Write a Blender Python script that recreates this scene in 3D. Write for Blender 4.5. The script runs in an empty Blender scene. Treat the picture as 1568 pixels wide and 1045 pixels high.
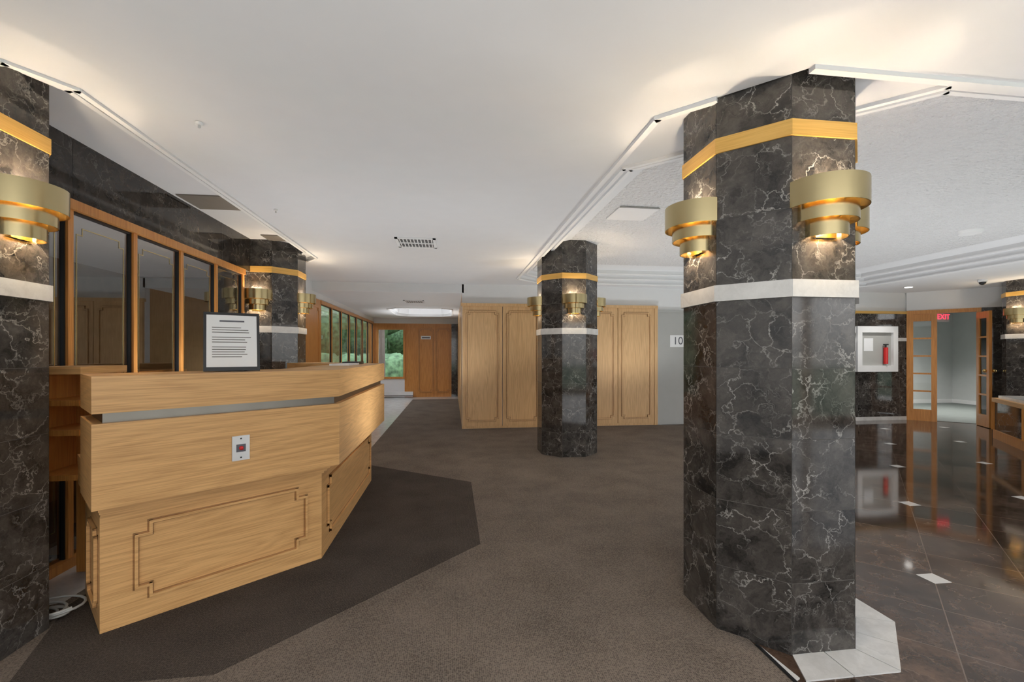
import bpy, math, random
from mathutils import Vector
random.seed(7)
scene = bpy.context.scene
COL = scene.collection

# ------------------------------------------------------------------ materials
def new_mat(name):
    m = bpy.data.materials.new(name); m.use_nodes = True
    nt = m.node_tree; nt.nodes.clear()
    out = nt.nodes.new('ShaderNodeOutputMaterial')
    b = nt.nodes.new('ShaderNodeBsdfPrincipled')
    nt.links.new(b.outputs[0], out.inputs[0])
    return m, nt, b, out
def N(nt, t, **kw):
    n = nt.nodes.new(t)
    for k, v in kw.items():
        if k in ('inp',):
            for kk, vv in v.items(): n.inputs[kk].default_value = vv
        else: setattr(n, k, v)
    return n
def ramp(nt, stops):
    r = nt.nodes.new('ShaderNodeValToRGB'); e = r.color_ramp.elements
    while len(e) < len(stops): e.new(0.5)
    for i, (p, c) in enumerate(stops):
        e[i].position = p; e[i].color = (*c, 1) if len(c) == 3 else c
    return r
def plain(name, col, rough=0.5, metal=0.0, bump=0.0, bscale=80, var=0.06, bdist=0.01):
    m, nt, b, out = new_mat(name)
    tc = N(nt, 'ShaderNodeTexCoord')
    no = N(nt, 'ShaderNodeTexNoise', inp={'Scale': 6.0, 'Detail': 3.0})
    nt.links.new(tc.outputs['Object'], no.inputs['Vector'])
    r = ramp(nt, [(0.3, tuple(c*(1-var) for c in col)), (0.7, tuple(min(1, c*(1+var)) for c in col))])
    nt.links.new(no.outputs['Fac'], r.inputs[0]); nt.links.new(r.outputs[0], b.inputs['Base Color'])
    b.inputs['Roughness'].default_value = rough; b.inputs['Metallic'].default_value = metal
    if bump:
        n2 = N(nt, 'ShaderNodeTexNoise', inp={'Scale': float(bscale), 'Detail': 4.0})
        nt.links.new(tc.outputs['Object'], n2.inputs['Vector'])
        bp = N(nt, 'ShaderNodeBump', inp={'Strength': bump, 'Distance': bdist})
        nt.links.new(n2.outputs['Fac'], bp.inputs['Height']); nt.links.new(bp.outputs[0], b.inputs['Normal'])
    return m
def emit(name, col, s):
    m, nt, b, out = new_mat(name)
    b.inputs['Base Color'].default_value = (*col, 1)
    b.inputs['Emission Color'].default_value = (*col, 1); b.inputs['Emission Strength'].default_value = s
    return m
def wood(name, c1, c2, axis='H', rough=0.35):
    m, nt, b, out = new_mat(name)
    L = nt.links.new
    tc = N(nt, 'ShaderNodeTexCoord'); mp = N(nt, 'ShaderNodeMapping')
    mp.inputs['Scale'].default_value = (0.7, 0.7, 8) if axis == 'H' else (9, 9, 0.7)
    L(tc.outputs['Object'], mp.inputs['Vector'])
    n1 = N(nt, 'ShaderNodeTexNoise', inp={'Scale': 1.0, 'Detail': 1.5, 'Distortion': 0.4})
    L(mp.outputs[0], n1.inputs['Vector'])
    mp2 = N(nt, 'ShaderNodeMapping')
    mp2.inputs['Scale'].default_value = (5, 5, 230) if axis == 'H' else (230, 230, 5)
    L(tc.outputs['Object'], mp2.inputs['Vector'])
    n2 = N(nt, 'ShaderNodeTexNoise', inp={'Scale': 1.0, 'Detail': 2.0})
    L(mp2.outputs[0], n2.inputs['Vector'])
    wv = N(nt, 'ShaderNodeMath', operation='MULTIPLY'); wv.inputs[1].default_value = 20.0
    L(n1.outputs['Fac'], wv.inputs[0])
    fr = N(nt, 'ShaderNodeMath', operation='PINGPONG'); fr.inputs[1].default_value = 1.0; L(wv.outputs[0], fr.inputs[0])
    ad = N(nt, 'ShaderNodeMath', operation='MULTIPLY_ADD'); ad.inputs[1].default_value = 0.22
    L(fr.outputs[0], ad.inputs[0]); L(n2.outputs['Fac'], ad.inputs[2])
    r = ramp(nt, [(0.30, c1), (0.78, c2)])
    L(ad.outputs[0], r.inputs[0]); L(r.outputs[0], b.inputs['Base Color'])
    b.inputs['Roughness'].default_value = rough
    return m
def marble(name, base1, base2, vein, scale=9.0, rough=0.07, coord='UV', vein_amt=1.0, tiles=False):
    m, nt, b, out = new_mat(name)
    L = nt.links.new
    tc = N(nt, 'ShaderNodeTexCoord')
    src = tc.outputs['UV'] if coord == 'UV' else tc.outputs['Object']
    dn = N(nt, 'ShaderNodeTexNoise', inp={'Scale': 7.0, 'Detail': 5.0, 'Roughness': 0.6}); L(src, dn.inputs['Vector'])
    mx = N(nt, 'ShaderNodeVectorMath', operation='MULTIPLY_ADD')
    L(dn.outputs['Color'], mx.inputs[0]); mx.inputs[1].default_value = (0.24, 0.24, 0.24); L(src, mx.inputs[2])
    def veins(sc, w, msc, lo, hi):
        v = N(nt, 'ShaderNodeTexVoronoi', feature='DISTANCE_TO_EDGE', inp={'Scale': sc}); L(mx.outputs[0], v.inputs['Vector'])
        r = ramp(nt, [(0.0, (1, 1, 1)), (w*0.4, (.45, .45, .45)), (w, (0, 0, 0))]); L(v.outputs['Distance'], r.inputs[0])
        k = N(nt, 'ShaderNodeTexNoise', inp={'Scale': msc, 'Detail': 3.0}); L(src, k.inputs['Vector'])
        kr = ramp(nt, [(lo, (0, 0, 0)), (hi, (1, 1, 1))]); L(k.outputs['Fac'], kr.inputs[0])
        mm = N(nt, 'ShaderNodeMath', operation='MULTIPLY'); L(r.outputs[0], mm.inputs[0]); L(kr.outputs[0], mm.inputs[1])
        return mm.outputs[0]
    a = veins(scale, 0.036, 5.0, 0.40, 0.66); c = veins(scale*2.3, 0.05, 8.0, 0.50, 0.75)
    s = N(nt, 'ShaderNodeMath', operation='MULTIPLY_ADD'); L(c, s.inputs[0]); s.inputs[1].default_value = 0.45; L(a, s.inputs[2])
    s2 = N(nt, 'ShaderNodeMath', operation='MULTIPLY', use_clamp=True); L(s.outputs[0], s2.inputs[0]); s2.inputs[1].default_value = vein_amt
    bn = N(nt, 'ShaderNodeTexNoise', inp={'Scale': 7.0, 'Detail': 7.0, 'Roughness': 0.7}); L(mx.outputs[0], bn.inputs['Vector'])
    br = ramp(nt, [(0.36, base1), (0.70, base2)]); L(bn.outputs['Fac'], br.inputs[0])
    mix = N(nt, 'ShaderNodeMix', data_type='RGBA'); L(s2.outputs[0], mix.inputs['Factor'])
    L(br.outputs[0], mix.inputs['A']); mix.inputs['B'].default_value = (*vein, 1)
    col = mix.outputs['Result']
    if tiles:
        sx = N(nt, 'ShaderNodeSeparateXYZ'); L(tc.outputs['Object'], sx.inputs[0])
        def M(op, *args, **kw):
            n = N(nt, 'ShaderNodeMath', operation=op, **kw)
            for i, x in enumerate(args):
                if isinstance(x, (int, float)): n.inputs[i].default_value = x
                else: L(x, n.inputs[i])
            return n.outputs[0]
        X, Y = sx.outputs[0], sx.outputs[1]
        T = tiles
        u = M('DIVIDE', M('ADD', M('SUBTRACT', X, 2.76), M('SUBTRACT', Y, 2.29)), T*1.41421)
        v = M('DIVIDE', M('SUBTRACT', M('SUBTRACT', Y, 2.29), M('SUBTRACT', X, 2.76)), T*1.41421)
        def line(w):
            f = M('FRACT', w); return M('LESS_THAN', M('MINIMUM', f, M('SUBTRACT', 1.0, f)), 0.006)
        g = M('MAXIMUM', line(u), line(v))
        def near(w, o, per, half):
            f = M('FRACT', M('ADD', M('DIVIDE', M('SUBTRACT', w, o), per), 0.5))
            return M('LESS_THAN', M('ABSOLUTE', M('SUBTRACT', f, 0.5)), half/per)
        acc = M('MULTIPLY', near(X, 2.76, 1.17, 0.055), near(Y, 2.29, 1.17, 0.055))
        # tile to tile tone variation
        wn = N(nt, 'ShaderNodeTexWhiteNoise', noise_dimensions='2D'); cv = N(nt, 'ShaderNodeCombineXYZ')
        L(M('FLOOR', u), cv.inputs[0]); L(M('FLOOR', v), cv.inputs[1]); L(cv.outputs[0], wn.inputs['Vector'])
        tv = M('MULTIPLY_ADD', wn.outputs['Value'], 0.8, 0.6)
        vm = N(nt, 'ShaderNodeVectorMath', operation='SCALE'); L(col, vm.inputs[0]); L(tv, vm.inputs['Scale']); col = vm.outputs[0]
        m1 = N(nt, 'ShaderNodeMix', data_type='RGBA'); L(g, m1.inputs['Factor']); L(col, m1.inputs['A']); m1.inputs['B'].default_value = (0.18, .13, .10, 1)
        m2 = N(nt, 'ShaderNodeMix', data_type='RGBA'); L(acc, m2.inputs['Factor']); L(m1.outputs['Result'], m2.inputs['A']); m2.inputs['B'].default_value = (0.75, .73, .7, 1)
        col = m2.outputs['Result']
    L(col, b.inputs['Base Color'])
    b.inputs['Roughness'].default_value = rough
    return m
def glass(name, refl=0.12, tint=(0.9, 0.9, 0.9)):
    m = bpy.data.materials.new(name); m.use_nodes = True; nt = m.node_tree; nt.nodes.clear()
    out = N(nt, 'ShaderNodeOutputMaterial'); tr = N(nt, 'ShaderNodeBsdfTransparent'); tr.inputs[0].default_value = (*tint, 1)
    gl = N(nt, 'ShaderNodeBsdfGlossy'); gl.inputs['Roughness'].default_value = 0.01
    fr = N(nt, 'ShaderNodeFresnel'); fr.inputs[0].default_value = 1.5
    ad = N(nt, 'ShaderNodeMath', operation='ADD', use_clamp=True); ad.inputs[1].default_value = refl
    nt.links.new(fr.outputs[0], ad.inputs[0])
    mx = N(nt, 'ShaderNodeMixShader'); nt.links.new(ad.outputs[0], mx.inputs[0])
    nt.links.new(tr.outputs[0], mx.inputs[1]); nt.links.new(gl.outputs[0], mx.inputs[2]); nt.links.new(mx.outputs[0], out.inputs[0])
    return m
def carpet_mat(name, c1, c2):
    m, nt, b, out = new_mat(name); L = nt.links.new
    tc = N(nt, 'ShaderNodeTexCoord')
    mp = N(nt, 'ShaderNodeMapping'); L(tc.outputs['Object'], mp.inputs[0])
    v = N(nt, 'ShaderNodeTexVoronoi', inp={'Scale': 120.0, 'Randomness': 0.45}); L(mp.outputs[0], v.inputs['Vector'])
    n = N(nt, 'ShaderNodeTexNoise', inp={'Scale': 3.0, 'Detail': 5.0}); L(tc.outputs['Object'], n.inputs['Vector'])
    ad = N(nt, 'ShaderNodeMath', operation='MULTIPLY_ADD'); L(n.outputs['Fac'], ad.inputs[0]); ad.inputs[1].default_value = 0.5; L(v.outputs['Distance'], ad.inputs[2])
    r = ramp(nt, [(0.3, c2), (0.95, c1)]); L(ad.outputs[0], r.inputs[0]); L(r.outputs[0], b.inputs['Base Color'])
    bp = N(nt, 'ShaderNodeBump', inp={'Strength': 0.5, 'Distance': 0.004}); bp.invert = True
    L(v.outputs['Distance'], bp.inputs['Height']); L(bp.outputs[0], b.inputs['Normal'])
    b.inputs['Roughness'].default_value = 0.95; b.inputs['Specular IOR Level'].default_value = 0.1
    return m

BLACK_MARBLE = marble('black_marble', (0.017, 0.0155, 0.015), (0.105, 0.094, 0.084), (0.46, 0.44, 0.41), scale=8.0, vein_amt=.85)
HEADER_MARBLE = marble('header_marble', (0.014, 0.012, 0.011), (0.066, 0.054, 0.045), (0.30, 0.28, 0.25), scale=8.0, vein_amt=.5)
FLOOR_MARBLE = marble('floor_marble', (0.032, 0.018, 0.011), (0.120, 0.072, 0.047), (0.28, 0.20, 0.15), scale=6.0, rough=0.07, coord='Object', vein_amt=0.45, tiles=0.4137)
WHITE_MARBLE = marble('white_marble', (0.6, 0.59, 0.57), (0.75, 0.74, 0.72), (0.45, 0.44, 0.43), scale=3, rough=0.15, coord='Object', vein_amt=0.4)
GROUT = plain('grout', (0.13, 0.12, 0.11), 0.8)
OAK = wood('oak_horizontal', (0.51, 0.27, 0.098), (0.74, 0.43, 0.175), 'H')
OAK_SHADE = wood('oak_groove_shade', (0.24, 0.115, 0.04), (0.38, 0.20, 0.08), 'H')  # darker oak colour stands in for the shadow gap around mouldings
OAK_V = wood('oak_vertical', (0.54, 0.315, 0.14), (0.73, 0.465, 0.225), 'V')
ORANGE = wood('orange_oak', (0.46, 0.17, 0.035), (0.66, 0.30, 0.08), 'V', 0.3)
GOLDWOOD = wood('amber_wood_band', (0.62, 0.34, 0.07), (0.76, 0.46, 0.12), 'H', 0.3)
PAINT = plain('ceiling_paint', (0.75, 0.755, 0.765), 0.9, var=0.01)
TRIMP = plain('ceiling_trim_paint', (0.84, 0.84, 0.84), 0.6, var=0.01)
WALLP = plain('wall_paint_white', (0.76, 0.76, 0.76), 0.8, var=0.01)
STIPPLE = plain('ceiling_stipple', (0.80, 0.80, 0.80), 0.9, bump=1.0, bscale=28, var=0.01, bdist=0.06)
GREYWALL = plain('wall_paint_grey', (0.62, 0.64, 0.63), 0.8, var=0.02)
GREYDOOR = plain('door_paint_grey', (0.42, 0.42, 0.40), 0.5, var=0.02)
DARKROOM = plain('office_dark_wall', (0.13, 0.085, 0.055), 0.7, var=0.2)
CARPET = carpet_mat('carpet', (0.225, 0.186, 0.155), (0.063, 0.052, 0.043))
CARPET_D = carpet_mat('carpet_dark', (0.108, 0.090, 0.077), (0.029, 0.024, 0.021))
BRASS = plain('brushed_brass', (0.56, 0.46, 0.25), 0.22, 1.0, var=0.03)
BRASS_IN = plain('polished_brass', (0.85, 0.60, 0.22), 0.18, 1.0, var=0.02)
STEEL = plain('brushed_steel', (0.24, 0.225, 0.20), 0.35, 1.0)
PLATE = plain('plate_steel', (0.6, 0.6, 0.6), 0.35, 0.6)
BLACK = plain('black_plastic', (0.012, 0.012, 0.013), 0.35)
WHITE = plain('white_enamel', (0.82, 0.82, 0.82), 0.4, var=0.01)
PAPER = plain('paper', (0.8, 0.81, 0.82), 0.7, var=0.01)
INK = plain('ink', (0.12, 0.12, 0.14), 0.7)
RED = plain('red_paint', (0.65, 0.02, 0.02), 0.3)
VENTD = plain('vent_dark', (0.12, 0.11, 0.10), 0.6)
HATCH = plain('hatch_grey', (0.20, 0.175, 0.15), 0.6)
BULB = emit('bulb_glow', (1.0, 0.80, 0.50), 5)
EXITR = emit('exit_red', (1.0, 0.03, 0.06), 2)
DISC = emit('downlight_lens', (1.0, 0.97, 0.92), 6)
GLASS = glass('tinted_glass', 0.19, (0.76, 0.73, 0.70))
CLEAR = glass('clear_glass', 0.0, (0.95, 0.96, 0.95))
LEAF = plain('foliage', (0.14, 0.23, 0.11), 0.8, bump=0.6, bscale=8, var=0.6)
BARK = plain('bark', (0.16, 0.12, 0.10), 0.9)
GRASS = plain('lawn', (0.15, 0.20, 0.11), 0.9, var=0.4)

# ------------------------------------------------------------------ mesh builder
class MB:
    def __init__(s): s.v = []; s.f = []; s.m = []; s.uv = []; s.sm = []; s.mats = []
    def mi(s, mat):
        if mat not in s.mats: s.mats.append(mat)
        return s.mats.index(mat)
    def face(s, pts, mat, uv=None, smooth=False):
        i = len(s.v); s.v += [tuple(p) for p in pts]; s.f.append(tuple(range(i, i+len(pts))))
        s.m.append(s.mi(mat)); s.sm.append(smooth)
        if uv is None:
            a, b, c = Vector(pts[0]), Vector(pts[1]), Vector(pts[2]); n = (b-a).cross(c-a)
            if abs(n.z) > max(abs(n.x), abs(n.y)): uv = [(p[0], p[1]) for p in pts]
            elif abs(n.x) > abs(n.y): uv = [(p[1], p[2]) for p in pts]
            else: uv = [(p[0], p[2]) for p in pts]
        s.uv.append(uv)
    def prism(s, poly, z0, z1, mat, top=True, bot=True, topmat=None):
        ar = sum(poly[i][0]*poly[(i+1) % len(poly)][1]-poly[(i+1) % len(poly)][0]*poly[i][1] for i in range(len(poly)))
        if ar < 0: poly = poly[::-1]
        n = len(poly)
        for i in range(n):
            a, b = poly[i], poly[(i+1) % n]
            s.face([(a[0], a[1], z0), (b[0], b[1], z0), (b[0], b[1], z1), (a[0], a[1], z1)], mat)
        if top: s.face([(p[0], p[1], z1) for p in poly], topmat or mat)
        if bot: s.face([(p[0], p[1], z0) for p in poly[::-1]], mat)
    def box(s, x0, x1, y0, y1, z0, z1, mat):
        s.prism([(x0, y0), (x1, y0), (x1, y1), (x0, y1)], z0, z1, mat)
    def obox(s, p0, u, n, s0, s1, t0, t1, z0, z1, mat):
        P = lambda a, t: (p0[0]+u[0]*a+n[0]*t, p0[1]+u[1]*a+n[1]*t)
        s.prism([P(s0, t0), P(s1, t0), P(s1, t1), P(s0, t1)], z0, z1, mat)
    def tiles(s, p0, u, n, Lh, z0, z1, mat, tw=0.305, th=0.305, t=0.0, g=0.0012):
        x = 0.0
        while x < Lh-0.005:
            x1 = min(x+tw, Lh); z = z0
            while z < z1-0.005:
                zz = min(z+th, z1)
                a, b, c, d = x+g, x1-g, z+g, zz-g
                P = lambda q, w: (p0[0]+u[0]*q+n[0]*t, p0[1]+u[1]*q+n[1]*t, w)
                ox, oy = random.uniform(0, 60), random.uniform(0, 60)
                fl = random.choice([(1, 1), (-1, 1), (1, -1), (-1, -1)])
                uv = [(ox+fl[0]*q, oy+fl[1]*w) for q, w in ((0, 0), (b-a, 0), (b-a, d-c), (0, d-c))]
                pts = [P(a, c), P(b, c), P(b, d), P(a, d)]
                nn = (Vector(pts[1])-Vector(pts[0])).cross(Vector(pts[2])-Vector(pts[0]))
                if nn.x*n[0]+nn.y*n[1] < 0: pts.reverse(); uv.reverse()
                s.face(pts, mat, uv)
                z = zz
            x = x1
    def moulding(s, p0, u, n, a, b, z0, z1, mat, notch=0.05, w=0.016, t0=0.0, t1=0.012):
        if notch > 0:
            k = notch
            pts = [(a, z0+k), (a, z1-k), (a+k, z1-k), (a+k, z1), (b-k, z1), (b-k, z1-k), (b, z1-k), (b, z0+k), (b-k, z0+k), (b-k, z0), (a+k, z0), (a+k, z0+k)]
        else: pts = [(a, z0), (a, z1), (b, z1), (b, z0)]
        for i in range(len(pts)):
            (s0, c0), (s1, c1) = pts[i], pts[(i+1) % len(pts)]
            s.obox(p0, u, n, min(s0, s1)-w/2, max(s0, s1)+w/2, t0, t1+random.uniform(0, .0004), min(c0, c1)-w/2, max(c0, c1)+w/2, mat)
    def panelframe(s, p0, u, n, a, b, z0, z1, mat, dk, notch, w=.026):
        s.moulding(p0, u, n, a, b, z0, z1, dk, notch, w=w, t1=.003)  # outer band: shadow gap painted as darker wood
        s.moulding(p0, u, n, a, b, z0, z1, mat, notch, w=w*.55, t1=.016)
    def cyl(s, c, r, z0, z1, mat, n=24, r1=None, smooth=True, topmat=None):
        r1 = r if r1 is None else r1
        A = [(c[0]+r*math.cos(2*math.pi*i/n), c[1]+r*math.sin(2*math.pi*i/n), z0) for i in range(n)]
        B = [(c[0]+r1*math.cos(2*math.pi*i/n), c[1]+r1*math.sin(2*math.pi*i/n), z1) for i in range(n)]
        for i in range(n):
            j = (i+1) % n; s.face([A[i], A[j], B[j], B[i]], mat, smooth=smooth)
        s.face(B, topmat or mat); s.face(A[::-1], topmat or mat)
    def sphere(s, c, r, mat, n=14, k=8, sc=(1, 1, 1), jit=0):
        P = {}
        for j in range(k+1):
            for i in range(n):
                th = math.pi*j/k; ph = 2*math.pi*i/n; rr = r*(1+random.uniform(-jit, jit)) if 0 < j < k else r
                P[j, i] = (c[0]+sc[0]*rr*math.sin(th)*math.cos(ph), c[1]+sc[1]*rr*math.sin(th)*math.sin(ph), c[2]+sc[2]*rr*math.cos(th))
        for j in range(k):
            for i in range(n):
                i2 = (i+1) % n
                if j == 0: s.face([P[0, i], P[1, i], P[1, i2]], mat, smooth=True)
                elif j == k-1: s.face([P[j, i], P[k, i], P[j, i2]], mat, smooth=True)
                else: s.face([P[j, i], P[j+1, i], P[j+1, i2], P[j, i2]], mat, smooth=True)
    def arcband(s, c, ang, r, t, z0, z1, mo, mi_, n=20):
        for k in range(n):
            a0 = ang-math.pi/2+math.pi*k/n; a1 = ang-math.pi/2+math.pi*(k+1)/n
            C = lambda a, rr, z: (c[0]+rr*math.cos(a), c[1]+rr*math.sin(a), z)
            s.face([C(a0, r, z0), C(a1, r, z0), C(a1, r, z1), C(a0, r, z1)], mo, smooth=True)
            s.face([C(a1, r-t, z0), C(a0, r-t, z0), C(a0, r-t, z1), C(a1, r-t, z1)], mi_, smooth=True)
            s.face([C(a0, r-t, z1), C(a0, r, z1), C(a1, r, z1), C(a1, r-t, z1)], mi_)
            s.face([C(a1, r-t, z0), C(a1, r, z0), C(a0, r, z0), C(a0, r-t, z0)], mi_)
    def build(s, name, parent=None, merge=True):
        me = bpy.data.meshes.new(name); me.from_pydata(s.v, [], s.f)
        for m in s.mats: me.materials.append(m)
        uvl = me.uv_layers.new(name='UVMap')
        for p in me.polygons:
            p.material_index = s.m[p.index]; p.use_smooth = s.sm[p.index]
            for k, li in enumerate(p.loop_indices): uvl.data[li].uv = s.uv[p.index][k]
        if merge:
            import bmesh
            bm = bmesh.new(); bm.from_mesh(me)
            sm = [v for v in bm.verts if all(f.smooth for f in v.link_faces)]
            bmesh.ops.remove_doubles(bm, verts=sm, dist=1e-5); bm.to_mesh(me); bm.free()
        o = bpy.data.objects.new(name, me); COL.objects.link(o)
        if parent: o.parent = parent
        return o
def empty(name, loc=(0, 0, 0)):
    e = bpy.data.objects.new(name, None); e.location = loc; COL.objects.link(e); return e
def unit(p0, p1):
    d = Vector((p1[0]-p0[0], p1[1]-p0[1])); L = d.length; d /= L
    return (d.x, d.y), (d.y, -d.x), L
def offs(pts, o, ext=0.0):
    res = []; n = len(pts)
    for i, p in enumerate(pts):
        if i == 0:
            u, nn, _ = unit(pts[0], pts[1]); res.append((p[0]+nn[0]*o-u[0]*ext, p[1]+nn[1]*o-u[1]*ext))
        elif i == n-1:
            u, nn, _ = unit(pts[-2], pts[-1]); res.append((p[0]+nn[0]*o+u[0]*ext, p[1]+nn[1]*o+u[1]*ext))
        else:
            _, n0, _ = unit(pts[i-1], p); _, n1, _ = unit(p, pts[i+1])
            b = Vector((n0[0]+n1[0], n0[1]+n1[1])); b.normalize(); k = o/(b.x*n0[0]+b.y*n0[1])
            res.append((p[0]+b.x*k, p[1]+b.y*k))
    return res
def strip(mb, pts, a, b, z0, z1, mat, ext=0.0, topmat=None):
    A = offs(pts, a, ext); B = offs(pts, b, ext)
    for i in range(len(pts)-1):
        mb.prism([A[i], A[i+1], B[i+1], B[i]], z0, z1, mat, topmat=topmat)

# ------------------------------------------------------------------ floor
f = MB(); f.face([(-9, -4.2, 0), (13.2, -4.2, 0), (13.2, 13.9, 0), (-9, 13.9, 0)], FLOOR_MARBLE); f.build('floor')
f = MB()
f.prism([(-2.3, 2.0), (-1.9, 2.0), (-1.9, 5.9), (-1.1, 5.9), (-1.1, 13.85), (-2.3, 13.85)], 0.0, 0.004, WHITE_MARBLE)
f.prism([(-1.1, 13.1), (0.17, 13.1), (0.17, 13.85), (-1.1, 13.85)], 0.0, 0.004, WHITE_MARBLE)
f.build('floor_marble_border')
cp = [(-2.3, -4.2), (1.33, -4.2), (1.33, 1.9), (1.95, 2.45), (5.0, 5.5), (5.0, 7.84), (0.17, 7.84), (0.17, 13.1), (-1.1, 13.1), (-1.1, 5.6), (-2.0, 5.0), (-2.0, 2.65), (-2.3, 2.5)]
f = MB(); f.prism(cp, 0.0, 0.008, CARPET); f.build('floor_carpet')
f = MB(); f.prism([(0.19, 3.09), (0.19, 4.59), (-0.92, 5.42), (-1.6, 5.3), (-1.95, 4.6), (-1.95, 2.6), (-1.7, 1.97), (-0.95, 1.97)], 0.008, 0.0095, CARPET_D); f.build('floor_carpet_inlay')
def octa(c, ap):
    R = ap/math.cos(math.pi/8)
    return [(c[0]+R*math.cos(math.pi/8+math.pi/4*k), c[1]+R*math.sin(math.pi/8+math.pi/4*k)) for k in range(8)]
COLS = [(1.6, 2.15), (-2.247, 2.254), (-2.22, 5.95), (1.51, 5.9), (9.42, 6.22)]
f = MB()
o1, o2 = octa(COLS[0], 0.367), octa(COLS[0], 0.52)
for k in range(8):
    mx = (o2[k][0]+o2[(k+1) % 8][0])/2
    if mx < 1.33 or k == 1: continue
    q = [o1[k], o1[(k+1) % 8], o2[(k+1) % 8], o2[k]]
    m1 = ((q[0][0]+q[1][0])/2, (q[0][1]+q[1][1])/2); m2 = ((q[2][0]+q[3][0])/2, (q[2][1]+q[3][1])/2)
    for A in ([q[0], m1, m2, q[3]], [m1, q[1], q[2], m2]):
        cx = sum(p[0] for p in A)/4; cy = sum(p[1] for p in A)/4
        A = [(cx+(p[0]-cx)*0.975, cy+(p[1]-cy)*0.975) for p in A]
        f.prism(A, 0.0, 0.006, WHITE_MARBLE)
f.prism([(1.35, 1.64), (1.35, 1.86), (1.375, 1.65)], 0, .006, WHITE_MARBLE)
f.box(1.33, 1.345, -1.0, 1.86, 0.0, 0.012, BLACK)
f.build('floor_column_ring')

# ------------------------------------------------------------------ ceiling
ZC = 2.5
c = MB()
def cq(x0, x1, y0, y1, z=ZC, mat=PAINT): c.face([(x0, y0, z), (x0, y1, z), (x1, y1, z), (x1, y0, z)], mat)
R0 = [(1.03, 2.19), (1.5, 1.72), (6.9, 1.72), (7.25, 2.07), (7.25, 7.15), (6.9, 7.5), (1.38, 7.5), (1.03, 7.15)]
R1 = [(1.15, 2.95), (2.3, 1.84), (6.8, 1.84), (7.1, 2.14), (7.1, 7.05), (6.8, 7.35), (1.45, 7.35), (1.15, 7.05)]
R2 = [(1.26, 3.10), (2.45, 1.97), (6.7, 1.97), (6.95, 2.22), (6.95, 6.95), (6.7, 7.2), (1.52, 7.2), (1.26, 6.95)]
R3 = [(1.46, 3.3), (2.65, 2.14), (6.55, 2.14), (6.75, 2.34), (6.75, 6.8), (6.55, 7.0), (1.66, 7.0), (1.46, 6.8)]
L0 = [(-2.40, 2.12), (-1.82, 2.12), (-1.68, 2.30), (-1.68, 5.95), (-1.85, 6.2), (-2.40, 6.2)]
L1 = [(-2.40, 2.2), (-1.9, 2.2), (-1.79, 2.4), (-1.79, 5.85), (-1.93, 6.1), (-2.40, 6.1)]
cq(1.03, 11, -4.2, 1.72); cq(7.25, 11, 1.72, 6.7); cq(7.25, 9.8, 6.7, 7.9); cq(1.03, 7.25, 7.5, 7.9)
cq(-1.68, 1.03, -4.2, 7.9); cq(-2.4, -1.68, -4.2, 2.12); cq(-2.4, -1.68, 6.2, 7.9)
for t in ([(1.03, 1.72), (1.5, 1.72), (1.03, 2.19)], [(7.25, 1.72), (7.25, 2.07), (6.9, 1.72)], [(7.25, 7.5), (6.9, 7.5), (7.25, 7.15)],
          [(1.03, 7.5), (1.03, 7.15), (1.38, 7.5)], [(-1.68, 2.12), (-1.68, 2.30), (-1.82, 2.12)], [(-1.68, 6.2), (-1.85, 6.2), (-1.68, 5.95)]):
    c.face([(p[0], p[1], ZC) for p in t], PAINT)
def tray(levels, cap):
    for (pa, za), (pb, zb) in zip(levels[:-1], levels[1:]):
        n = len(pa)
        for i in range(n):
            j = (i+1) % n
            c.face([(*pa[i], za), (*pa[j], za), (*pb[j], zb), (*pb[i], zb)], PAINT)
    pl, zl = levels[-1]; c.face([(p[0], p[1], zl) for p in pl], cap)
ZT = 2.72
tray([(R0, ZC), (R0, 2.56), (R1, 2.56), (R1, 2.62), (R2, 2.62), (R2, 2.675), (R3, ZT)], STIPPLE)
tray([(L0, ZC), (L0, 2.55), (L1, 2.55), (L1, 2.62)], PAINT)
ZL = 2.35
c.face([(-2.4, 7.9, ZC), (-2.4, 7.9, ZL), (0.2, 7.9, ZL), (0.2, 7.9, ZC)], PAINT)
F0 = [(-1.25, 10.6), (-0.25, 10.6), (-0.0, 10.9), (-0.0, 12.6), (-0.25, 12.9), (-1.25, 12.9), (-1.5, 12.6), (-1.5, 10.9)]
F1 = [(-0.625+(p[0]+0.625)*0.9, 11.75+(p[1]-11.75)*0.93) for p in F0]
cq(-2.4, 0.2, 7.9, 10.6, ZL); cq(-2.4, 0.2, 12.9, 13.9, ZL); cq(-2.4, -1.5, 10.6, 12.9, ZL); cq(0.0, 0.2, 10.6, 12.9, ZL)
for t in ([(-1.5, 10.6), (-1.25, 10.6), (-1.5, 10.9)], [(0, 10.6), (-0.25, 10.6), (0, 10.9)], [(-1.5, 12.9), (-1.25, 12.9), (-1.5, 12.6)], [(0, 12.9), (-.25, 12.9), (0, 12.6)]):
    c.face([(p[0], p[1], ZL) for p in t], PAINT)
tray([(F0, ZL), (F0, ZL+.04), (F1, ZL+.04), (F1, ZL+.22)], PAINT)
c.build('ceiling')
t = MB()
def bead(poly, z, w, h, skip=()):
    for i in range(len(poly)):
        if i in skip: continue
        a, b = poly[i], poly[(i+1) % len(poly)]; u, n, L = unit(a, b)
        t.obox(a, u, n, -w*.3, L+w*.3, -w/2, w/2, z-h, z, TRIMP)
bead(R0, ZC, .035, .020, skip=(0,)); bead(R1, 2.56, .03, .018); bead(R2, 2.62, .03, .018)
u, n, L = unit(R0[0], R0[1]); t.obox(R0[0], u, n, -.01, .285, -.0175, .0175, ZC-.020, ZC, TRIMP)
bead(L0, ZC, .03, .014, skip=(5,)); bead(L1, 2.55, .03, .014, skip=(5,)); bead(F0, ZL, .03, .014)
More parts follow.
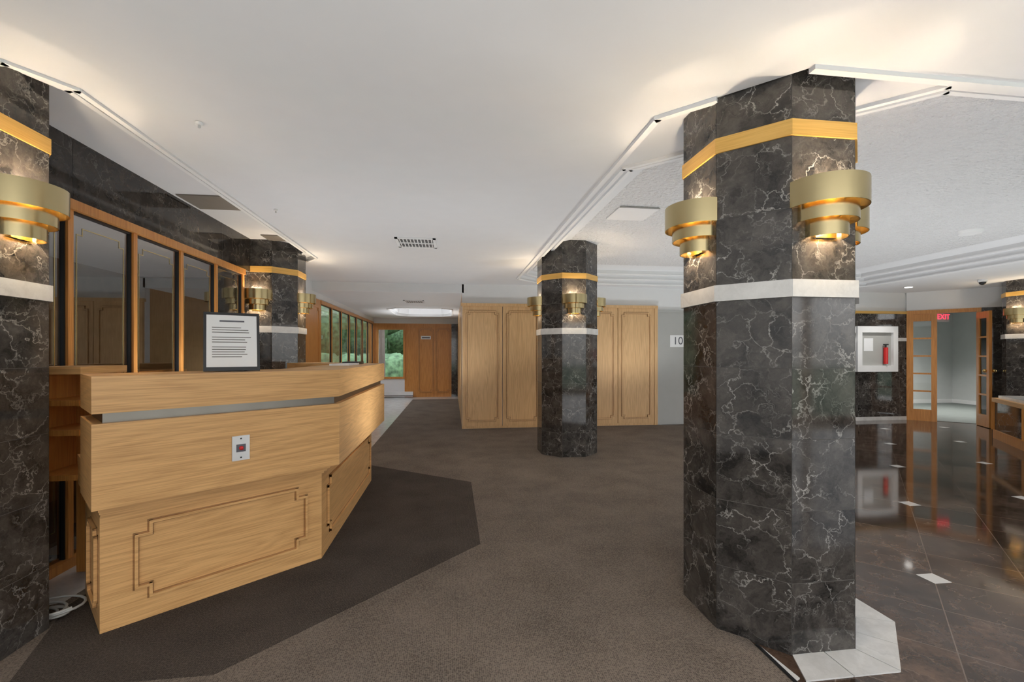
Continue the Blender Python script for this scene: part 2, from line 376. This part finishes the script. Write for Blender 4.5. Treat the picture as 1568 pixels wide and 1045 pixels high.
t.build('trim_3')
c = MB(); c.box(-2.5, 13.2, -4.2, 14, 2.75, 2.8, PAINT); c.build('ceiling_slab')

# ------------------------------------------------------------------ columns + sconces
def column(ci, cc, faces=(0, 2, 4, 6)):
    root = empty('marble_column', (0, 0, 0))
    mb = MB(); top = 2.745
    mb.prism(octa(cc, 0.3662), 0, top, GROUT)
    O = octa(cc, 0.368)
    rows = [(0, 1.545), (1.62, 2.24), (2.31, top)]
    for k in range(8):
        a, b = O[k], O[(k+1) % 8]; u, n, L = unit(a, b)
        for z0, z1 in rows: mb.tiles(a, u, n, L, z0, z1, BLACK_MARBLE, tw=L+0.01, th=0.309 if z0 == 0 else (0.31 if z0 < 2 else .5))
    mb.build('marble_cladding', root)
    mb = MB(); mb.prism(octa(cc, 0.381), 1.545, 1.62, WHITE_MARBLE); mb.build('white_band', root)
    mb = MB(); mb.prism(octa(cc, 0.375), 2.24, 2.31, GOLDWOOD); mb.build('amber_band', root)
    for k in faces:
        ang = k*math.pi/4; p = (cc[0]+0.369*math.cos(ang), cc[1]+0.369*math.sin(ang))
        s = MB(); nx, ny = math.cos(ang), math.sin(ang); u = (-ny, nx)
        s.obox(p, u, (nx, ny), -0.05, 0.05, 0, 0.012, 1.80, 2.02, BRASS)
        s.arcband(p, ang, 0.162, 0.004, 1.925, 2.035, BRASS, BRASS_IN)
        s.arcband(p, ang, 0.126, 0.004, 1.865, 1.955, BRASS, BRASS_IN)
        s.arcband(p, ang, 0.090, 0.004, 1.80, 1.89, BRASS, BRASS_IN)
        for z in (1.94, 1.875):
            s.obox(p, u, (nx, ny), -0.006, 0.006, 0.0, 0.158 if z > 1.9 else 0.122, z, z+0.01, BRASS)
        for sg in (-1, 1):
            s.sphere((p[0]+nx*.05+u[0]*.03*sg, p[1]+ny*.05+u[1]*.03*sg, 1.89), 0.015, BULB, 10, 6, sc=(1, 1, 2.0))
        so = s.build('wall_sconce')
        l = bpy.data.lights.new('sconce_lamp', 'POINT'); l.energy = 4.8; l.color = (1, .82, .60); l.shadow_soft_size = 0.012
        lo = bpy.data.objects.new('sconce_lamp', l); lo.location = (p[0]+nx*.05, p[1]+ny*.05, 2.005); COL.objects.link(lo); lo.parent = so
        l = bpy.data.lights.new('sconce_lamp_low', 'POINT'); l.energy = 4.4; l.color = (1, .80, .56); l.shadow_soft_size = 0.01
        lo = bpy.data.objects.new('sconce_lamp_low', l); lo.location = (p[0]+nx*.055, p[1]+ny*.055, 1.845); COL.objects.link(lo); lo.parent = so
for i, cc in enumerate(COLS): column(i, cc, {0: (0, 4, 6), 1: (0,), 2: (0, 6), 3: (0, 4, 6), 4: (4, 6)}[i])

# ------------------------------------------------------------------ left wall: glazed partition
XW = -2.3
mb = MB()
mb.box(-2.42, -2.305, 2.5, 5.7, 2.24, 2.70, GROUT)
mb.tiles((XW, 2.5), (0, 1), (1, 0), 3.2, 2.24, 2.70, HEADER_MARBLE, th=0.5, tw=.61)
mb.box(-2.42, -2.3, -4.2, 1.95, 0, 2.5, WALLP)
mb.box(-2.42, -2.3, 6.3, 13.85, 2.24, 2.55, WALLP)
mb.box(-2.40, -2.3, 6.3, 7.35, 0, 2.24, ORANGE)
mb.build('wall_left')
def partition(name, ys, z1=2.24, etched=True, sill=0.06):
    root = empty(name)
    m = MB()
    m.box(-2.36, -2.28, ys[0]-.02, ys[-1]+.02, z1-.06, z1, ORANGE)
    m.box(-2.36, -2.28, ys[0]-.02, ys[-1]+.02, 0.005, sill, ORANGE)
    for y in ys: m.box(-2.345, -2.295, y-.02, y+.02, sill, z1-.06, ORANGE)
    for a, b in zip(ys[:-1], ys[1:]):
        m.box(-2.335, -2.31, a+.02, a+.03, sill, z1-.06, BLACK); m.box(-2.335, -2.31, b-.03, b-.02, sill, z1-.06, BLACK)
        m.box(-2.335, -2.31, a+.03, b-.03, z1-.075, z1-.06, BLACK)
    m.build('frame', root)
    g = MB()
    for a, b in zip(ys[:-1], ys[1:]): g.face([(-2.325, a+.02, sill), (-2.325, b-.02, sill), (-2.325, b-.02, z1-.06), (-2.325, a+.02, z1-.06)], GLASS)
    g.build('glass', root)
    if etched:
        e = MB()
        for a, b in zip(ys[:-1], ys[1:]):
            e.moulding((-2.325, a), (0, 1), (1, 0), .08, (b-a)-.08, .2, z1-.15, BRASS, notch=.045, w=.006, t0=0.001, t1=0.003)
        e.build('etched_border', root)
partition('window_1', [2.52, 3.09, 3.66, 4.24, 4.82, 5.40])
partition('window_2', [8.4+0.77*i for i in range(8)], sill=0.5)
mb = MB(); mb.box(-2.37, -2.3, 8.4, 13.8, 0, .5, WALLP); mb.box(-2.38, -2.29, 7.35, 8.37, 0, 2.24, ORANGE)
mb.moulding((-2.29, 7.4), (0, 1), (1, 0), .1, .85, .15, 2.1, ORANGE, notch=.05); mb.build('wall_left_paneling')
mb = MB()
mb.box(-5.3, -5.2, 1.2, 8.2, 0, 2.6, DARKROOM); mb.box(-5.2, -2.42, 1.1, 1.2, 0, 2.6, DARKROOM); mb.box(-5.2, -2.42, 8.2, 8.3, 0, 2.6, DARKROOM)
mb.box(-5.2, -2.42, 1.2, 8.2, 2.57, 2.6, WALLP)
mb.build('wall_office')
mb = MB()
mb.box(-5.195, -5.15, 3.2, 4.1, 0.01, 2.05, ORANGE); mb.moulding((-5.15, 3.2), (0, 1), (1, 0), .1, .8, .2, 1.9, ORANGE, notch=.06)
mb.sphere((-5.1, 3.28, 1.0), .03, BRASS); mb.build('door_office')
mb = MB()
mb.box(-2.95, -2.45, 2.7, 4.6, 1.12, 1.16, ORANGE); mb.box(-2.95, -2.45, 2.7, 4.6, .72, .76, ORANGE)
for y in (2.7, 3.3, 3.9, 4.56): mb.box(-2.93, -2.47, y, y+.04, 0.0, 1.12, ORANGE)
mb.box(-2.95, -2.91, 2.7, 4.6, 0, 1.12, ORANGE); mb.build('office_shelf_unit')

# ------------------------------------------------------------------ back wall + closets
YB = 7.9
mb = MB()
mb.box(0.17, 8.9, YB, YB+.12, 0, 2.5, WALLP)
mb.box(0.17, 0.29, YB+.12, 13.9, 0, 2.5, OAK_V)
mb.build('wall_back')
xs = [0.17, 0.87, 1.56, 2.25, 2.95, 3.64]
for i, (a, b) in enumerate(zip(xs[:-1], xs[1:])):
    mb = MB()
    mb.box(a+.005, b-.005, YB-.05, YB-.001, 0.05, 2.12, OAK_V)
    mb.panelframe((a, YB-.05), (1, 0), (0, -1), .08, (b-a)-.08, .14, 2.03, OAK_V, OAK_SHADE, .045, w=.030)
    mb.build('closet_door')
mb = MB(); mb.box(0.15, 3.70, YB-.07, YB-.001, 2.12, 2.17, OAK_V); mb.box(0.17, 3.64, YB-.04, YB-.001, 0.008, .05, OAK_V)
mb.box(3.64, 3.70, YB-.06, YB-.001, 0, 2.12, OAK_V); mb.build('trim_1')
root = empty('door_1')
mb = MB(); mb.box(3.74, 4.66, YB-.03, YB-.001, .01, 2.05, GREYDOOR)
for x0, x1, z0, z1 in ((3.70, 3.74, 0, 2.09), (4.66, 4.70, 0, 2.09), (3.74, 4.66, 2.05, 2.09)): mb.box(x0, x1, YB-.05, YB-.001, z0, z1, GREYDOOR)
mb.box(3.95, 4.35, YB-.036, YB-.03, 1.42, 1.64, WHITE); mb.cyl((4.58, YB-.07), .025, .95, 1.0, PLATE); mb.build('leaf', root)
def text(body, size, loc, rot, mat, name, parent, ext=.001):
    cu = bpy.data.curves.new(name, 'FONT'); cu.body = body; cu.size = size; cu.extrude = ext; cu.align_x = 'CENTER'; cu.align_y = 'CENTER'
    o = bpy.data.objects.new(name, cu); o.location = loc; o.rotation_euler = rot; cu.materials.append(mat); COL.objects.link(o); o.parent = parent
    return o
text('101', .2, (4.15, YB-.038, 1.53), (math.pi/2, 0, 0), INK, 'room_number', root)
mb = MB()
mb.box(4.75, 8.88, YB-.03, YB-.001, 0, 2.08, GROUT)
mb.tiles((4.75, YB-.031), (1, 0), (0, -1), 4.13, 0, 1.545, BLACK_MARBLE, th=.309)
mb.tiles((4.75, YB-.031), (1, 0), (0, -1), 4.13, 1.61, 2.08, BLACK_MARBLE, th=.235)
mb.build('wall_back_cladding')
mb = MB(); mb.box(4.75, 8.87, YB-.045, YB-.031, 1.545, 1.61, WHITE_MARBLE); mb.box(4.75, 8.87, YB-.05, YB-.001, 2.08, 2.13, GOLDWOOD)
mb.box(4.75, 8.87, YB-.045, YB-.031, 0.0, .07, WHITE_MARBLE); mb.build('trim_2')
root = empty('fire_extinguisher_cabinet')
mb = MB(); x0, x1, z0, z1 = 7.72, 8.60, .95, 1.83; y = YB-.047
for a in ((x0, x0+.10, z0, z1), (x1-.10, x1, z0, z1), (x0+.10, x1-.10, z0, z0+.12), (x0+.10, x1-.10, z1-.12, z1)): mb.box(a[0], a[1], y-.06, y, a[2], a[3], WHITE)
mb.box(x0+.10, x1-.10, y-.008, y, z0+.12, z1-.12, GREYDOOR); mb.build('frame', root)
mb = MB(); mb.cyl((8.34, y-.048), .038, 1.10, 1.42, RED, 16); mb.cyl((8.34, y-.048), .013, 1.42, 1.47, BLACK, 10); mb.box(8.30, 8.39, y-.06, y-.03, 1.465, 1.49, BLACK)
mb.box(7.9, 8.1, y-.012, y-.008, 1.35, 1.6, PAPER)
mb.build('extinguisher', root)

# far wall
YF = 13.85
mb = MB()
def wf(x0, x1, z0, z1, mat, t=0.0): mb.box(x0, x1, YF-t, YF+.12, z0, z1, mat)
wf(-2.42, 0.2, 2.2, 2.5, WALLP); wf(-2.42, -2.2, 0, 2.2, ORANGE); wf(-2.2, -1.4, 0, .58, WALLP); wf(-2.2, -1.4, 2.04, 2.2, ORANGE)
wf(-1.4, -.02, 0, 2.2, ORANGE); wf(-.02, .2, 0, 2.2, BLACK_MARBLE)
mb.panelframe((-1.4, YF), (1, 0), (0, -1), .42, .83, .15, 2.05, ORANGE, OAK_SHADE, .05, w=.04); mb.panelframe((-1.4, YF), (1, 0), (0, -1), .93, 1.33, .15, 2.05, ORANGE, OAK_SHADE, .05, w=.04)
mb.build('wall_far')
mb = MB()
for a in ((-2.22, -2.16, .55, 2.07), (-1.44, -1.38, .55, 2.07), (-2.16, -1.44, .55, .61), (-2.16, -1.44, 2.01, 2.07)): mb.box(a[0], a[1], YF-.03, YF+.05, a[2], a[3], ORANGE)
mb.face([(-2.16, YF+.02, .6), (-1.44, YF+.02, .6), (-1.44, YF+.02, 2.02), (-2.16, YF+.02, 2.02)], CLEAR); mb.build('window_3')
mb = MB(); mb.box(-2.2, -1.15, YF-.09, YF-.002, .03, .17, WHITE); mb.box(-2.2, -1.15, YF-.095, YF-.09, .05, .07, VENTD); mb.build('baseboard_heater')
mb = MB(); mb.box(-.92, -.63, YF-.035, YF-.02, 1.73, 1.83, WHITE); mb.box(-.89, -.66, YF-.038, YF-.035, 1.76, 1.80, INK); mb.build('direction_sign')

# ------------------------------------------------------------------ diagonal door wall
pa, pb = (8.87, 7.87), (9.81, 6.80)
u, nn, L = unit(pa, pb); n = (nn[0], nn[1]) if nn[0] < 0 else (-nn[0], -nn[1])
SR = .97
mb = MB(); mb.obox(pa, u, n, 0, L, -.1, 0, 2.14, 2.5, WALLP); mb.obox(pa, u, n, SR+.06, L, -.1, 0, 0, 2.14, BLACK_MARBLE)
mb.box(9.85, 11, 6.72, 6.82, 0, 2.5, WALLP); mb.build('wall_right_diagonal')
root = empty('door_2')
mb = MB()
mb.obox(pa, u, n, 0, SR+.06, -.06, .02, 2.07, 2.14, ORANGE)
for a, b in ((0, .1), (.36, .44), (SR, SR+.06)): mb.obox(pa, u, n, a, b, -.06, .02, 0, 2.07, ORANGE)
mb.obox(pa, u, n, .1, .36, -.04, .0, 0, .22, ORANGE); mb.obox(pa, u, n, .1, .36, -.04, .0, 1.93, 2.07, ORANGE)
for z in (.56, .90, 1.24, 1.58): mb.obox(pa, u, n, .1, .36, -.03, -.01, z, z+.03, ORANGE)
mb.build('frame', root)
mb = MB(); mb.obox(pa, u, n, .1, .36, -.022, -.018, .22, 1.93, CLEAR); mb.build('glass', root)
# leaf swung open into the lobby
du = (-0.55, -0.835); dn = (du[1], -du[0])
h = (pa[0]+u[0]*(SR+.03)+n[0]*.025, pa[1]+u[1]*(SR+.03)+n[1]*.025)
mb = MB(); mb.obox(h, du, dn, 0, .09, 0, .04, .01, 2.05, ORANGE); mb.obox(h, du, dn, .37, .46, 0, .04, .01, 2.05, ORANGE)
for z0, z1 in ((.01, .22), (.56, .59), (.90, .93), (1.24, 1.27), (1.58, 1.61), (1.93, 2.05)): mb.obox(h, du, dn, .09, .37, 0, .04, z0, z1, ORANGE)
mb.obox(h, du, dn, .09, .37, .018, .022, .22, 1.93, CLEAR); mb.sphere((h[0]+du[0]*.42-dn[0]*.04, h[1]+du[1]*.42-dn[1]*.04, 1.0), .03, BRASS_IN)
mb.sphere((h[0]+du[0]*.42+dn[0]*.08, h[1]+du[1]*.42+dn[1]*.08, 1.0), .03, BRASS_IN); mb.build('leaf', root)
mb = MB(); mb.box(8.0, 13.2, 10.4, 10.5, 0, 2.5, GREYWALL); mb.box(13.1, 13.2, 6.8, 10.4, 0, 2.5, GREYWALL); mb.box(8.0, 8.1, 8.02, 10.4, 0, 2.5, GREYWALL)
mb.box(8.0, 13.2, 8.02, 10.4, 2.5, 2.52, WALLP); mb.face([(8.85, 7.9, 2.5), (9.8, 6.82, 2.5), (13.2, 6.82, 2.5), (13.2, 8.02, 2.5), (8.85, 8.02, 2.5)], WALLP)
mb.box(11, 13.2, 6.72, 6.82, 0, 2.5, GREYWALL); mb.build('wall_hallway')
mb = MB(); mb.box(8.1, 13.1, 10.385, 10.4, 0, .1, WHITE); mb.box(13.085, 13.1, 6.9, 10.385, 0, .1, WHITE); mb.build('baseboard_hallway')
mb = MB(); mb.prism([(8.95, 7.98), (9.9, 6.9), (13.1, 6.9), (13.1, 10.38), (8.1, 10.38), (8.1, 8.05)], 0, .006, plain('hall_carpet', (.16, .18, .17), .95)); mb.build('floor_hallway')
root = empty('exit_sign')
mb = MB(); ex = (9.56, 7.75); mb.box(ex[0]-.13, ex[0]+.13, ex[1], ex[1]+.05, 1.93, 2.11, WHITE); mb.box(ex[0]-.02, ex[0]+.02, ex[1]+.01, ex[1]+.04, 2.11, 2.5, WHITE); mb.build('housing', root)
text('EXIT', .14, (ex[0], ex[1]-.002, 2.02), (math.pi/2, 0, 0), EXITR, 'letters', root, .002)

# ------------------------------------------------------------------ unseen rear / right window walls, left open to let in sky light
def window_wall(name, p0, p1, bays):
    u, n, L = unit(p0, p1); m = MB()
    m.obox(p0, u, n, 0, L, -.06, .06, 0, .12, ORANGE); m.obox(p0, u, n, 0, L, -.06, .06, 2.38, 2.5, ORANGE)
    for k in range(bays+1): s = L*k/bays; m.obox(p0, u, n, max(0, s-.05), min(L, s+.05), -.05, .05, .12, 2.38, ORANGE)
    m.build(name)
window_wall('window_4', (-2.3, -4.15), (11, -4.15), 9)
window_wall('window_5', (10.95, -4.1), (10.95, 6.7), 7)

# ------------------------------------------------------------------ reception desk
root = empty('reception_desk')
D = [(-1.605, 2.32), (-0.815, 3.0), (-0.815, 4.78), (-1.55, 5.42)]
mb = MB()
strip(mb, D, 0, -.38, .01, .56, OAK)
for i, z in enumerate((.55, .567, .584, .60)): strip(mb, D, .015+.022*i, -.36, z, z+.0145, OAK, .006*i)
for i in range(3):
    a, b = D[i], D[i+1]; u, n, L = unit(a, b)
    mb.panelframe(a, u, n, .13, L-.10, .12, .48, OAK, OAK_SHADE, .055, w=.024)
u, n, L = unit(D[0], D[1]); mb.panelframe(D[0], (-n[0], -n[1]), (-u[0], -u[1]), .06, .33, .11, .47, OAK, OAK_SHADE, .03, w=.018)
mb.build('pedestal', root)
mb = MB(); strip(mb, D, .12, -.30, .61, .99, OAK, .04); mb.build('fascia', root)
mb = MB(); strip(mb, D, .085, -.27, .99, 1.035, STEEL, .0); mb.build('reveal_strip', root)
mb = MB(); strip(mb, D, .12, -.30, 1.035, 1.20, OAK, .04); mb.build('counter_top', root)
mb = MB(); strip(mb, D, -.30, -.56, .71, .76, OAK, .03); strip(mb, D, -.38, -.54, .61, .71, OAK, .03)
u, n, L = unit(D[0], D[1]); mb.obox(D[0], u, n, 0, .03, -.54, -.38, .01, .61, OAK); mb.build('work_surface', root)
mb = MB(); mb.box(-2.24, -1.96, 2.70, 3.05, 1.19, 1.23, OAK)
mb.box(-2.24, -2.20, 2.72, 3.03, .62, 1.19, ORANGE)
for z in (.62, .86, 1.02): mb.box(-2.20, -1.98, 2.72, 3.03, z, z+.03, ORANGE)
mb.box(-2.20, -1.98, 3.0, 3.03, .01, 1.19, ORANGE); mb.build('return_shelf', root)
u, n, L = unit(*offs(D, .12)[:2]); P = offs(D, .12, .04)[0]
root = empty('call_button')
mb = MB(); s = .585; mb.obox(P, u, n, s-.042, s+.042, 0.001, .007, .735, .865, PLATE)
for z in (.75, .85): mb.obox(P, u, n, s-.004, s+.004, .007, .009, z-.004, z+.004, BLACK)
mb.obox(P, u, n, s-.022, s+.022, .007, .010, .78, .82, INK)
ctr = (P[0]+u[0]*s+n[0]*.012, P[1]+u[1]*s+n[1]*.012, .80); mb.sphere(ctr, .016, RED, sc=(.7, .7, .7)); mb.build('plate', root)

root = empty('document_frame', (0, 0, 0))
Q = offs(D, -.06)[0]; s = .56; base = (Q[0]+u[0]*s, Q[1]+u[1]*s)
mb = MB(); w, hh = .135, .335; tilt = .20; ct, st = math.cos(tilt), math.sin(tilt)
su, sn = (0.90, 0.436), (0.436, -0.90)
def SP(a, b, t):
    off = t*ct-b*st; return (base[0]+su[0]*a+sn[0]*off, base[1]+su[1]*a+sn[1]*off, 1.202+b*ct+t*st)
def slab(a0, a1, b0, b1, t0, t1, mat):
    c8 = [SP(a, b, t) for t in (t0, t1) for (a, b) in ((a0, b0), (a1, b0), (a1, b1), (a0, b1))]
    for q in ((4, 5, 6, 7), (3, 2, 1, 0), (0, 1, 5, 4), (1, 2, 6, 5), (2, 3, 7, 6), (3, 0, 4, 7)): mb.face([c8[i] for i in q], mat)
slab(-w, w, 0, hh, 0, .014, BLACK); slab(-w+.014, w-.014, .022, hh-.016, .014, .0155, PAPER)
slab(-.06, .06, .28, .289, .0155, .016, INK)
for k in range(13):
    bb = .245-.014*k
    if k in (3, 7): continue
    slab(-.095, .095-random.uniform(0, .06), bb, bb+.004, .0155, .016, VENTD)
mb.box(base[0]-.09, base[0]+.07, base[1]-.02, base[1]+.09, 1.201, 1.207, BLACK)
mb.build('frame', root)
mb = MB(); mb.box(-1.0, -.84, 3.9, 4.3, 1.201, 1.215, PAPER); mb.box(-1.0, -.86, 4.35, 4.62, 1.201, 1.225, BLACK); mb.build('document_tray')

cu = bpy.data.curves.new('power_cable', 'CURVE'); cu.dimensions = '3D'; cu.bevel_depth = .006
sp = cu.splines.new('POLY'); pts = []
for k in range(90):
    a = k*.35; r = .05+.0006*k; pts.append((-1.98+r*1.3*math.cos(a)+.03*math.sin(a*.3), 2.5+r*math.sin(a)+.03*math.cos(a*.23), .02+.0004*k, 1))
sp.points.add(len(pts)-1)
for p, q in zip(sp.points, pts): p.co = q
cu.materials.append(GREYDOOR); o = bpy.data.objects.new('power_cable', cu); COL.objects.link(o)

# ------------------------------------------------------------------ second counter at right
root = empty('concierge_counter')
D2 = [(8.75, 5.75), (8.28, 6.0), (7.55, 5.12), (7.55, 3.8)]
mb = MB(); strip(mb, D2, 0, -.40, 0, .13, ORANGE); strip(mb, D2, -.02, -.38, .13, .56, BLACK_MARBLE); strip(mb, D2, .01, -.41, .56, .62, OAK)
for i, p in enumerate(D2[1:3]): mb.box(p[0]-.0, p[0]+.05, p[1]-.025, p[1]+.025, .13, .56, ORANGE)
mb.build('base', root)
mb = MB(); strip(mb, D2, -.05, -.36, .62, .66, WHITE_MARBLE); mb.build('top', root)

# ------------------------------------------------------------------ ceiling fittings
def vent(cx, cy, s, z, nsl, name='ceiling_vent'):
    m = MB(); w = s/2
    for a in ((cx-w, cx+w, cy-w, cy-w+.03), (cx-w, cx+w, cy+w-.03, cy+w), (cx-w, cx-w+.03, cy-w, cy+w), (cx+w-.03, cx+w, cy-w, cy+w)): m.box(a[0], a[1], a[2], a[3], z-.012, z-.001, WHITE)
    m.box(cx-w+.03, cx+w-.03, cy-w+.03, cy+w-.03, z-.003, z-.001, BLACK)
    for k in range(nsl):
        x = cx-w+.045+(s-.09)*k/(nsl-1); m.box(x-.005, x+.005, cy-w+.03, cy+w-.03, z-.010, z-.004, WHITE)
    m.box(cx-w, cx+w, cy-.012, cy+.012, z-.013, z-.003, WHITE)
    m.build(name)
vent(-.38, 5.0, .42, 2.5, 10); vent(-.75, 9.3, .4, ZL, 8)
m = MB(); m.box(-2.26, -1.88, 4.08, 4.45, 2.610, 2.619, HATCH); m.build('ceiling_return_grille')
m = MB(); m.box(-2.1, -1.84, 5.35, 5.6, 2.610, 2.619, HATCH); m.build('ceiling_return_grille')
m = MB(); m.box(1.60, 2.0, 4.2, 4.6, ZT-.012, ZT-.001, WHITE); m.moulding((1.60, 4.2), (1, 0), (0, -1), 0, .4, ZT-.014, ZT-.01, GREYDOOR, notch=0, w=.004); m.build('ceiling_access_hatch')
m = MB(); m.cyl((5.93, 4.52), .10, ZT-.035, ZT-.001, WHITE, 28, 0.12); m.build('smoke_detector')
m = MB(); m.cyl((8.5, 6.3), .06, 2.46, 2.499, WHITE, 20); m.sphere((8.5, 6.3, 2.455), .045, BLACK); m.build('dome_camera')
def downlight(x, y, z, e):
    m = MB(); m.cyl((x, y), .075, z-.012, z-.001, WHITE, 24); m.cyl((x, y), .055, z-.014, z-.0125, DISC, 24); o = m.build('recessed_downlight')
    l = bpy.data.lights.new('downlight_lamp', 'SPOT'); l.energy = e; l.spot_size = math.radians(130); l.spot_blend = .9; l.shadow_soft_size = .05; l.color = (1, .97, .93)
    lo = bpy.data.objects.new('downlight_lamp', l); lo.location = (x, y, z-.03); COL.objects.link(lo); lo.parent = o
downlight(8.1, 7.15, 2.5, 40)
for x, y in ((.3, -1.0), (4.0, .0)): downlight(x, y, 2.5, 65)  # fixtures added out of view to light the lobby and desk
downlight(10.8, 8.8, 2.5, 330)  # unseen fixture added to stand in for hallway daylight
for y in (2.55, 4.0):
    m = MB(); m.cyl((-1.45 if y > 3 else -1.3, y), .018, 2.485, 2.499, WHITE, 12); m.cyl((-1.45 if y > 3 else -1.3, y), .006, 2.47, 2.485, PLATE, 8); m.build('sprinkler_head')

# ------------------------------------------------------------------ outside
m = MB(); m.face([(-40, -40, -.06), (40, -40, -.06), (40, 60, -.06), (-40, 60, -.06)], GRASS)
m.prism([(-3.1, 14.2), (-2.2, 14.2), (-3.0, 17.2), (-4.1, 17.2)], -.06, -.02, plain('concrete', (.6, .58, .56), .9)); m.build('ground_lawn')
m = MB()
for k, (x, y, z, r) in enumerate([(-3.5, 22, 3, 2.4), (-7, 20, 2.5, 2.6), (-1, 24, 3.5, 2.6), (-10, 15, 2.5, 2.6), (-9, 10.5, 2.2, 2.2), (3, 24, 3, 2.8), (-8, 25, 3, 3), (-11, 20, 1.5, 3), (-6, 28, 1.5, 3), (0, 30, 1.5, 3)]):
    m.cyl((x, y), .22, -.06, z, BARK, 10, .14)
    for q in range(7): m.sphere((x+random.uniform(-.6, .6)*r, y+random.uniform(-.6, .6)*r, z+random.uniform(-.4, .6)*r), r*.6, LEAF, 16, 10, jit=.12)
for q in range(14): m.sphere((-9.5+q*.8, 18+random.uniform(-.3, .3), .5), .8, LEAF, 12, 8, jit=.15)
for q in range(10): m.sphere((-7.5+random.uniform(-.3, .3), 8.5+q*1.0, .6), .9, LEAF, 12, 8, jit=.15)
m.cyl((-2.35, 15.6), .16, -.06, 3.2, BARK, 10, .1); m.sphere((-2.35, 15.6, 3.4), .9, LEAF, 12, 8, jit=.15)
m.build('garden_trees')

# ------------------------------------------------------------------ lights / world
w = bpy.data.worlds.new('World'); scene.world = w; w.use_nodes = True
nt = w.node_tree; nt.nodes.clear(); wo = N(nt, 'ShaderNodeOutputWorld'); bg = N(nt, 'ShaderNodeBackground')
tc = N(nt, 'ShaderNodeTexCoord'); sx = N(nt, 'ShaderNodeSeparateXYZ'); nt.links.new(tc.outputs['Generated'], sx.inputs[0])
r = ramp(nt, [(0.0, (.55, .56, .55)), (.08, (1, 1, 1)), (.6, (.72, .85, 1.0))]); nt.links.new(sx.outputs[2], r.inputs[0])
nt.links.new(r.outputs[0], bg.inputs[0]); bg.inputs[1].default_value = 2.4; nt.links.new(bg.outputs[0], wo.inputs[0])
def area(name, loc, rot, size, e, col=(1, 1, 1), sy=None):
    l = bpy.data.lights.new(name, 'AREA'); l.energy = e; l.size = size; l.color = col
    if sy: l.shape = 'RECTANGLE'; l.size_y = sy
    o = bpy.data.objects.new(name, l); o.location = loc; o.rotation_euler = rot; COL.objects.link(o); return o
area('bounce_fill', (-.2, -1.2, .6), (math.radians(186), 0, 0), 1.6, 48, (.97, .985, 1))  # unseen fill areas added behind the camera to brighten the ceiling
area('bounce_fill', (2.3, -1.4, .6), (math.radians(186), 0, 0), 1.6, 48, (.97, .985, 1))
def fill_uplight(x, y, z, e, size=150, r=.25):  # unseen fill spots added to brighten ceilings, trays and the office
    l = bpy.data.lights.new('fill_uplight', 'SPOT'); l.energy = e; l.spot_size = math.radians(size); l.spot_blend = .5; l.shadow_soft_size = r; l.color = (.96, .98, 1)
    o = bpy.data.objects.new('fill_uplight', l); o.location = (x, y, z); o.rotation_euler = (math.pi, 0, 0); COL.objects.link(o)
for x, y, e in ((-.1, 3.9, 32), (-.3, 6.8, 28), (3.6, 4.4, 60), (3.0, 6.6, 38), (6.2, 4.0, 58), (6.4, 6.6, 42), (3.4, 1.6, 28), (8.2, 3.0, 40), (-.6, 9.6, 22)):
    fill_uplight(x, y, .35, e)
fill_uplight(-.75, 11.75, 1.6, 32, 140, .1)
fill_uplight(-1.85, 4.0, .85, 22, 150, .1); fill_uplight(-3.6, 4.5, .4, 24)

# ------------------------------------------------------------------ camera
cam = bpy.data.cameras.new('camera'); cam.lens = 16.0; cam.sensor_width = 36; cam.shift_y = 0.0124; cam.clip_start = .02
co = bpy.data.objects.new('camera', cam); co.location = (0, 0, 1.30); co.rotation_euler = (math.pi/2, 0, math.radians(-7.5)); COL.objects.link(co)
scene.camera = co
scene.view_settings.view_transform = 'Standard'
scene.view_settings.exposure = 0.60
